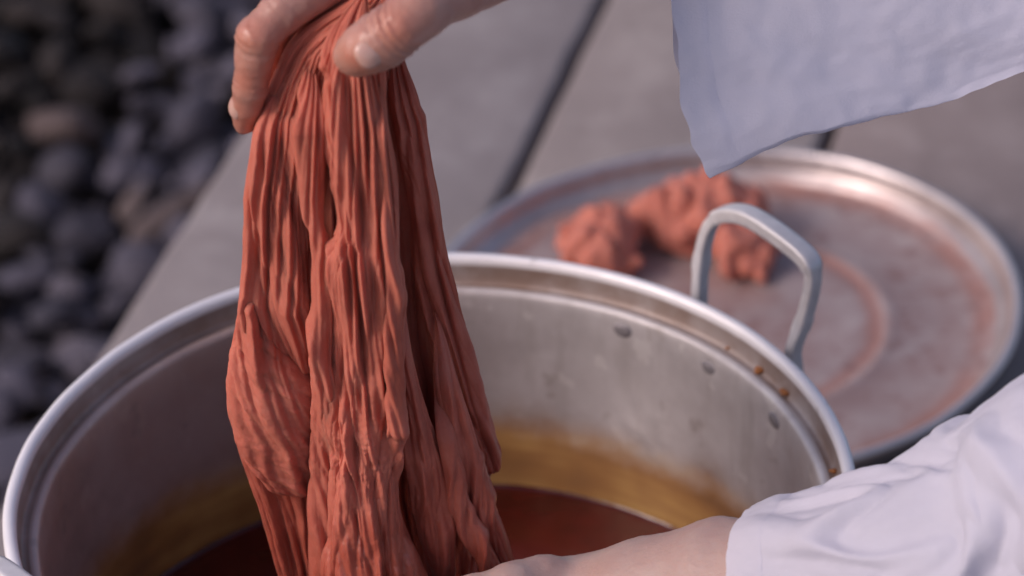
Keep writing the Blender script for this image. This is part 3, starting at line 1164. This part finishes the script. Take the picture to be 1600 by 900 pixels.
def body_mesh(name, chains, k, h, mat, flush_pts, creases=()):
    allp = np.array([p for ch in chains for p, r in ch])
    rmax = max(r for ch in chains for p, r in ch)
    v, f = surface_nets(limb_field(chains, k), allp.min(0) - rmax - 0.006, allp.max(0) + rmax + 0.006, h)
    nrm = vnormals(v, f)
    disp = 0.0007 * noise3(v[:, 0] * 60, v[:, 1] * 60, v[:, 2] * 60) + 0.00028 * noise3(v[:, 0] * 260, v[:, 1] * 260, v[:, 2] * 260)
    for (c, axis, rad_, width, depth) in creases:
        ax_ = np.asarray(axis, float)
        ax_ /= np.linalg.norm(ax_)
        q = v - c
        along = q @ ax_ + 0.0006 * noise3(v[:, 0] * 300, v[:, 1] * 300, v[:, 2] * 300)
        dist = np.linalg.norm(q - (q @ ax_)[:, None] * ax_, axis=1)
        disp -= depth * np.exp(-(along / width) ** 2) * (dist < rad_)
    v = v + nrm * disp[:, None]
    o = mesh_obj(name, v, f, mat)
    fl = np.zeros(len(v))
    for c, r in flush_pts:
        fl = np.maximum(fl, np.exp(-(np.linalg.norm(v - c, axis=1) / r) ** 2))
    at = o.data.attributes.new('flush', 'FLOAT', 'POINT')
    at.data.foreach_set('value', (fl * 0.55).astype(np.float32))
    adopt(o, person)
    return o


# right hand: thumb in front of the cloth, fingers curling round the far side
mm = 0.001
WR = J(880, -120, 0.005)
thumb = [(J(555, 87, -0.073), 8.6 * mm), (J(572, 77, -0.075), 10.0 * mm), (J(592, 65, -0.076), 10.6 * mm), (J(614, 50, -0.076), 10.9 * mm), (J(632, 36, -0.074), 10.5 * mm), (J(655, 16, -0.070), 11.2 * mm),
         (J(704, -27, -0.055), 14.5 * mm), (J(795, -80, -0.025), 19 * mm), (WR, 21 * mm)]
index = [(J(382, 192, -0.040), 4.9 * mm), (J(386, 166, -0.042), 6.3 * mm), (J(392, 130, -0.044), 7.3 * mm), (J(397, 95, -0.044), 7.5 * mm), (J(403, 60, -0.043), 8.8 * mm), (J(438, 20, -0.036), 8.6 * mm),
         (J(560, -62, -0.018), 11.5 * mm), (WR, 20 * mm)]
middle = [(J(404, 190, -0.014), 5.2 * mm), (J(402, 150, -0.016), 7.2 * mm), (J(408, 100, -0.020), 8.0 * mm), (J(418, 48, -0.020), 9.4 * mm), (J(455, 8, -0.016), 9.2 * mm), (J(575, -78, 0.004), 11.8 * mm), (WR, 20 * mm)]
ring = [(J(428, 185, 0.010), 5.0 * mm), (J(424, 140, 0.006), 6.8 * mm), (J(428, 95, 0.004), 7.6 * mm), (J(440, 45, 0.002), 9.0 * mm), (J(478, 5, 0.006), 8.8 * mm), (J(590, -85, 0.022), 11.2 * mm), (WR, 20 * mm)]
pinky = [(J(452, 160, 0.028), 4.4 * mm), (J(450, 122, 0.024), 5.8 * mm), (J(455, 85, 0.022), 6.6 * mm), (J(468, 42, 0.022), 7.8 * mm), (J(505, 0, 0.025), 7.6 * mm), (J(615, -80, 0.036), 10 * mm), (WR, 20 * mm)]
fore = [(WR + np.array([0, 0.008, 0.0]), 21 * mm), (J(1050, -175, 0.03), 25 * mm), (J(1240, -230, 0.050), 31 * mm)]
palm = [(J(590, -70, 0.010), 12 * mm), (J(740, -100, 0.008), 18 * mm), (WR, 21 * mm)]
tdir = J(555, 87, -0.073) - J(614, 50, -0.076)
idir = J(382, 192, -0.040) - J(398, 95, -0.044)
joint_creases = []
for c_, d_, n_, r_, dep in ((J(391, 127, -0.044), idir, 6, 0.012, 0.0005), (J(403, 64, -0.044), idir, 7, 0.014, 0.0006), (J(616, 48, -0.076), tdir, 8, 0.016, 0.0006), (J(432, 26, -0.037), J(404, 60, -0.043) - J(438, 20, -0.036), 4, 0.014, 0.0004)):
    d_ = d_ / np.linalg.norm(d_)
    for k_ in range(n_):
        joint_creases.append((c_ + d_ * (k_ - (n_ - 1) / 2) * 0.0021 * random.uniform(0.8, 1.2), d_ + 0.18 * RNG.normal(size=3), r_, 0.0006, dep * random.uniform(0.25, 0.8)))
hand = body_mesh('arm', [thumb, index, middle, ring, pinky, palm, fore], 0.0045, 0.0012, SKIN_WET,
                 [(J(556, 96, -0.085), 0.010), (J(392, 188, -0.048), 0.012), (J(415, 110, -0.045), 0.012), (J(392, 56, -0.05), 0.009), (J(388, 130, -0.05), 0.007), (J(612, 40, -0.086), 0.009)],
                 joint_creases + [(J(612, 52, -0.076), tdir, 0.016, 0.0009, 0.0010), (J(622, 44, -0.076), tdir, 0.016, 0.0010, 0.0012), (J(603, 58, -0.076), tdir, 0.016, 0.0008, 0.0005),
                  (J(633, 35, -0.075), tdir, 0.017, 0.0009, 0.0006),
                  (J(391, 131, -0.044), idir, 0.012, 0.0008, 0.0007), (J(393, 122, -0.044), idir, 0.012, 0.0008, 0.0006),
                  (J(403, 70, -0.044), idir, 0.014, 0.0010, 0.0007), (J(402, 60, -0.044), idir, 0.014, 0.0010, 0.0006)])


def nail(center, normal, axis, width, length, curve, parent):
    nz = Vector(normal).normalized()
    ay = (Vector(axis) - nz * Vector(axis).dot(nz)).normalized()
    axx = ay.cross(nz)
    nu, nv = 15, 15
    V = []
    for j in range(nv):
        for i in range(nu):
            u, v = -1 + 2 * i / (nu - 1), -1 + 2 * j / (nv - 1)
            # rounded rectangle outline
            k = (1 - 0.30 * abs(v) ** 4)
            x = u * width / 2 * k
            y = v * length / 2 * (1 - 0.22 * abs(u) ** 3)
            z = -x * x / (2 * curve) - y * y / (2 * curve * 1.25) - 0.0006 * (abs(u) ** 6 + abs(v) ** 8)
            V.append(Vector(center) + axx * x + ay * y + nz * z)
    o = mesh_obj('nail', np.array([v[:] for v in V]), grid_faces(nu, nv), NAIL)
    md = o.modifiers.new('thick', 'SOLIDIFY')
    md.thickness = 0.0006
    md.offset = 0
    o.parent = parent
    return o


from mathutils.bvhtree import BVHTree
hv = np.empty(len(hand.data.vertices) * 3, dtype=np.float32)
hand.data.vertices.foreach_get('co', hv)
bvh = BVHTree.FromPolygons(hv.reshape(-1, 3).tolist(), [tuple(p.vertices) for p in hand.data.polygons])


def on_skin(p, n_):
    hit = bvh.ray_cast(Vector(p) + n_ * 0.04, -n_)
    return hit[0]


tocam = Vector(CAM - J(575, 75, -0.075)).normalized()
tn = (tocam + Vector((0.16, 0.0, -0.06))).normalized()
nail(on_skin(J(571, 80, -0.075), tn) + tn * 0.0007, tn, tdir, 0.0112, 0.0118, 0.0092, hand)
inn = Vector((-0.86, -0.48, 0.22)).normalized()
nail(on_skin(J(387, 166, -0.0415), inn) + inn * 0.0003, inn, idir, 0.0084, 0.0092, 0.0060, hand)

# left arm: reaching over the near rim, hand under the cloth
WL = J(893, 950, -0.082)
fl_arm = [(J(1420, 930, -0.149), 24 * mm), (J(1300, 926, -0.137), 26 * mm), (J(1200, 922, -0.123), 28 * mm), (J(1130, 916, -0.112), 28 * mm), (J(1010, 932, -0.097), 24.5 * mm), (J(945, 943, -0.088), 22 * mm), (WL, 21 * mm)]
pl = [(WL, 20 * mm), (J(840, 955, -0.078), 19 * mm), (J(740, 972, -0.068), 19 * mm), (J(680, 985, -0.062), 16 * mm)]
th2 = [(WL, 17 * mm), (J(852, 912, -0.085), 12.0 * mm), (J(800, 922, -0.092), 11.5 * mm), (J(740, 935, -0.096), 10 * mm), (J(690, 948, -0.094), 8 * mm)]
chains = [fl_arm, pl, th2]
for i, (dy, dY) in enumerate(((-8, -0.030), (4, -0.008), (14, 0.012), (22, 0.030))):
    b = 15 - i
    chains.append([(J(690, 975 + dy, -0.066 + dY * 0.8), 10.5 * mm), (J(600 + 6 * i, 985 + dy, -0.055 + dY), 9.0 * mm), (J(540 + 10 * i, 965 + dy, -0.052 + dY), 8.2 * mm), (J(510 + 14 * i, 935 + dy, -0.055 + dY), 6.6 * mm)])
arm = body_mesh('arm', chains, 0.006, 0.0019, SKIN, [], [])


# sleeves ---------------------------------------------------------------------
def sleeve_rings(rings, nu, amp, seed, thick, name):
    """rings: list of (centre, axis_up, axis_side, half_up, half_side). A loose tube with soft folds."""
    nr = 290
    arr = smooth_poly(np.array([np.concatenate([c, u, s, [hu, hs]]) for c, u, s, hu, hs in rings]), nr)
    a = np.linspace(0, 2 * np.pi, nu, endpoint=False)
    A, I = np.meshgrid(a, np.arange(nr))
    c, u, s = arr[I, 0:3], arr[I, 3:6], arr[I, 6:9]
    u = u / np.linalg.norm(u, axis=-1, keepdims=True)
    s = s / np.linalg.norm(s, axis=-1, keepdims=True)
    hu, hs = arr[I, 9], arr[I, 10]
    L = np.r_[0, np.cumsum(np.linalg.norm(np.diff(arr[:, 0:3], axis=0), axis=1))][I]
    ca, sa = np.cos(A), np.sin(A)
    rim_ = np.clip(L / 0.03, 0.15, 1)
    q = L * 26 + 1.6 * np.sin(A + seed) + 1.8 * noise3(ca * 1.6, sa * 1.6, L * 14 + seed)
    f = amp * rim_ * (1.0 * noise3(q, ca * 1.4 + seed, sa * 1.4) + 0.45 * (np.abs(noise3(q * 1.9 + 4, ca * 2.2, sa * 2.2 + seed)) - 0.25))
    f = f + amp * 0.10 * noise3(L * 50, ca * 4, sa * 4 + seed) + amp * 0.03 * noise3(L * 190, ca * 14, sa * 14)
    V = c + u * (ca * (hu + f))[..., None] + s * (sa * (hs + f))[..., None]
    return V


def sleeve(name, V, stitch_rows, th):
    nr, nu = V.shape[:2]
    k = stitch_rows
    o = mesh_obj('sleeve', V[k - 3:].reshape(-1, 3), grid_faces(nu, nr - k + 3, wrap_u=True), LINEN)
    adopt(o, person)
    # turned hem: a doubled band with a stitched ridge
    H = V[:k].copy()
    cen = H.mean(1, keepdims=True)
    out = H - cen
    out /= np.linalg.norm(out, axis=-1, keepdims=True)
    H = H + out * (0.0007 - 0.00055 * np.linspace(0, 1, k) ** 2)[:, None, None]
    c = mesh_obj('cuff', H.reshape(-1, 3), grid_faces(nu, k, wrap_u=True), LINEN)
    c.parent = o
    c.location = (0, 0, 0)
    return o


# lower (left) sleeve
tops = [(1212, 806, 928, -0.126), (1250, 792, 922, -0.131), (1295, 780, 916, -0.136), (1345, 764, 912, -0.141), (1405, 750, 906, -0.147), (1455, 734, 900, -0.151),
        (1505, 718, 892, -0.155), (1565, 694, 882, -0.159), (1625, 660, 866, -0.163), (1725, 600, 830, -0.170), (1900, 500, 750, -0.18), (2180, 350, 620, -0.19), (2550, 150, 440, -0.20)]
rings = []
for i, (x, yt, yc, Y) in enumerate(tops):
    c = J(x, yc, Y)
    r = np.linalg.norm(J(x, yt, Y) - c) * 0.93
    c2 = J(tops[min(i + 1, len(tops) - 1)][0], tops[min(i + 1, len(tops) - 1)][2], tops[min(i + 1, len(tops) - 1)][3])
    c1 = J(tops[max(i - 1, 0)][0], tops[max(i - 1, 0)][2], tops[max(i - 1, 0)][3])
    ax = (c2 - c1) / np.linalg.norm(c2 - c1)
    up = np.array([-0.10, 0.38, 0.92])
    up = up - ax * (up @ ax)
    up /= np.linalg.norm(up)
    sd_ = np.cross(ax, up)
    rings.append((c, up, sd_, r, r * 0.92))
Vs = sleeve_rings(rings, 200, 0.0095, 2.3, 0.001, 'sleeve')
sleeve('sleeve', Vs, 26, 0.0007)

# upper (right) sleeve, hanging wide and open from the raised forearm
bot = [(1112, 277, 1046, -250, 0.040), (1175, 247, 1090, -262, 0.044), (1250, 211, 1150, -275, 0.048), (1340, 194, 1240, -290, 0.053), (1400, 180, 1320, -300, 0.056),
       (1500, 150, 1440, -315, 0.061), (1600, 112, 1560, -330, 0.066), (1750, 40, 1720, -350, 0.074), (1950, -60, 1950, -370, 0.084), (2350, -190, 2350, -470, 0.10)]
NR, NU = 272, 220
arr = smooth_poly(np.array([np.concatenate([J(a, b, Y - 0.070), J(c, d, Y + 0.035)]) for a, b, c, d, Y in bot]), NR)
A, I = np.meshgrid(np.linspace(0, 2 * np.pi, NU, endpoint=False), np.arange(NR))
lo_, hi_ = arr[I, 0:3], arr[I, 3:6]
t = 0.5 - 0.5 * np.cos(A)                              # 0 at the hanging edge, 1 over the arm
side = np.sin(A)
Lr = np.r_[0, np.cumsum(np.linalg.norm(np.diff(arr[:, 0:3], axis=0), axis=1))][I]
halfw = 0.006 + 0.038 * np.clip(t, 0, 1) ** 0.8        # pinched at the bottom, arm-wide on top
V = lo_ * (1 - t[..., None]) + hi_ * t[..., None]
# the opening edge of the cuff bows outwards
V[..., 0] -= 0.0085 * np.sin(np.pi * np.clip(t / 0.85, 0, 1)) ** 0.7 * np.clip(1 - Lr / 0.08, 0, 1)
fold = 0.0060 * noise3(Lr * 11 + t * 2.0, t * 1.6, np.sign(side) * 3 + 1) + 0.0014 * noise3(Lr * 30 + t * 3, t * 4, np.sign(side) * 5)
fold += 0.0003 * noise3(Lr * 90, t * 20, 3.0)
V[..., 1] += side * halfw + fold * np.clip(np.abs(side) * 3, 0, 1)
V[..., 0] += 0.0022 * noise3(t * 9, Lr * 20, 7.7) * np.clip(1 - Lr / 0.03, 0, 1) + 0.0012 * noise3(Lr * 60, t * 8, 1.0)
V[..., 2] += 0.0016 * noise3(Lr * 34, t * 4, 2.2) + 0.0010 * noise3(Lr * 110, t * 12, 4.0)
sleeve('sleeve', V, 11, 0.0006)
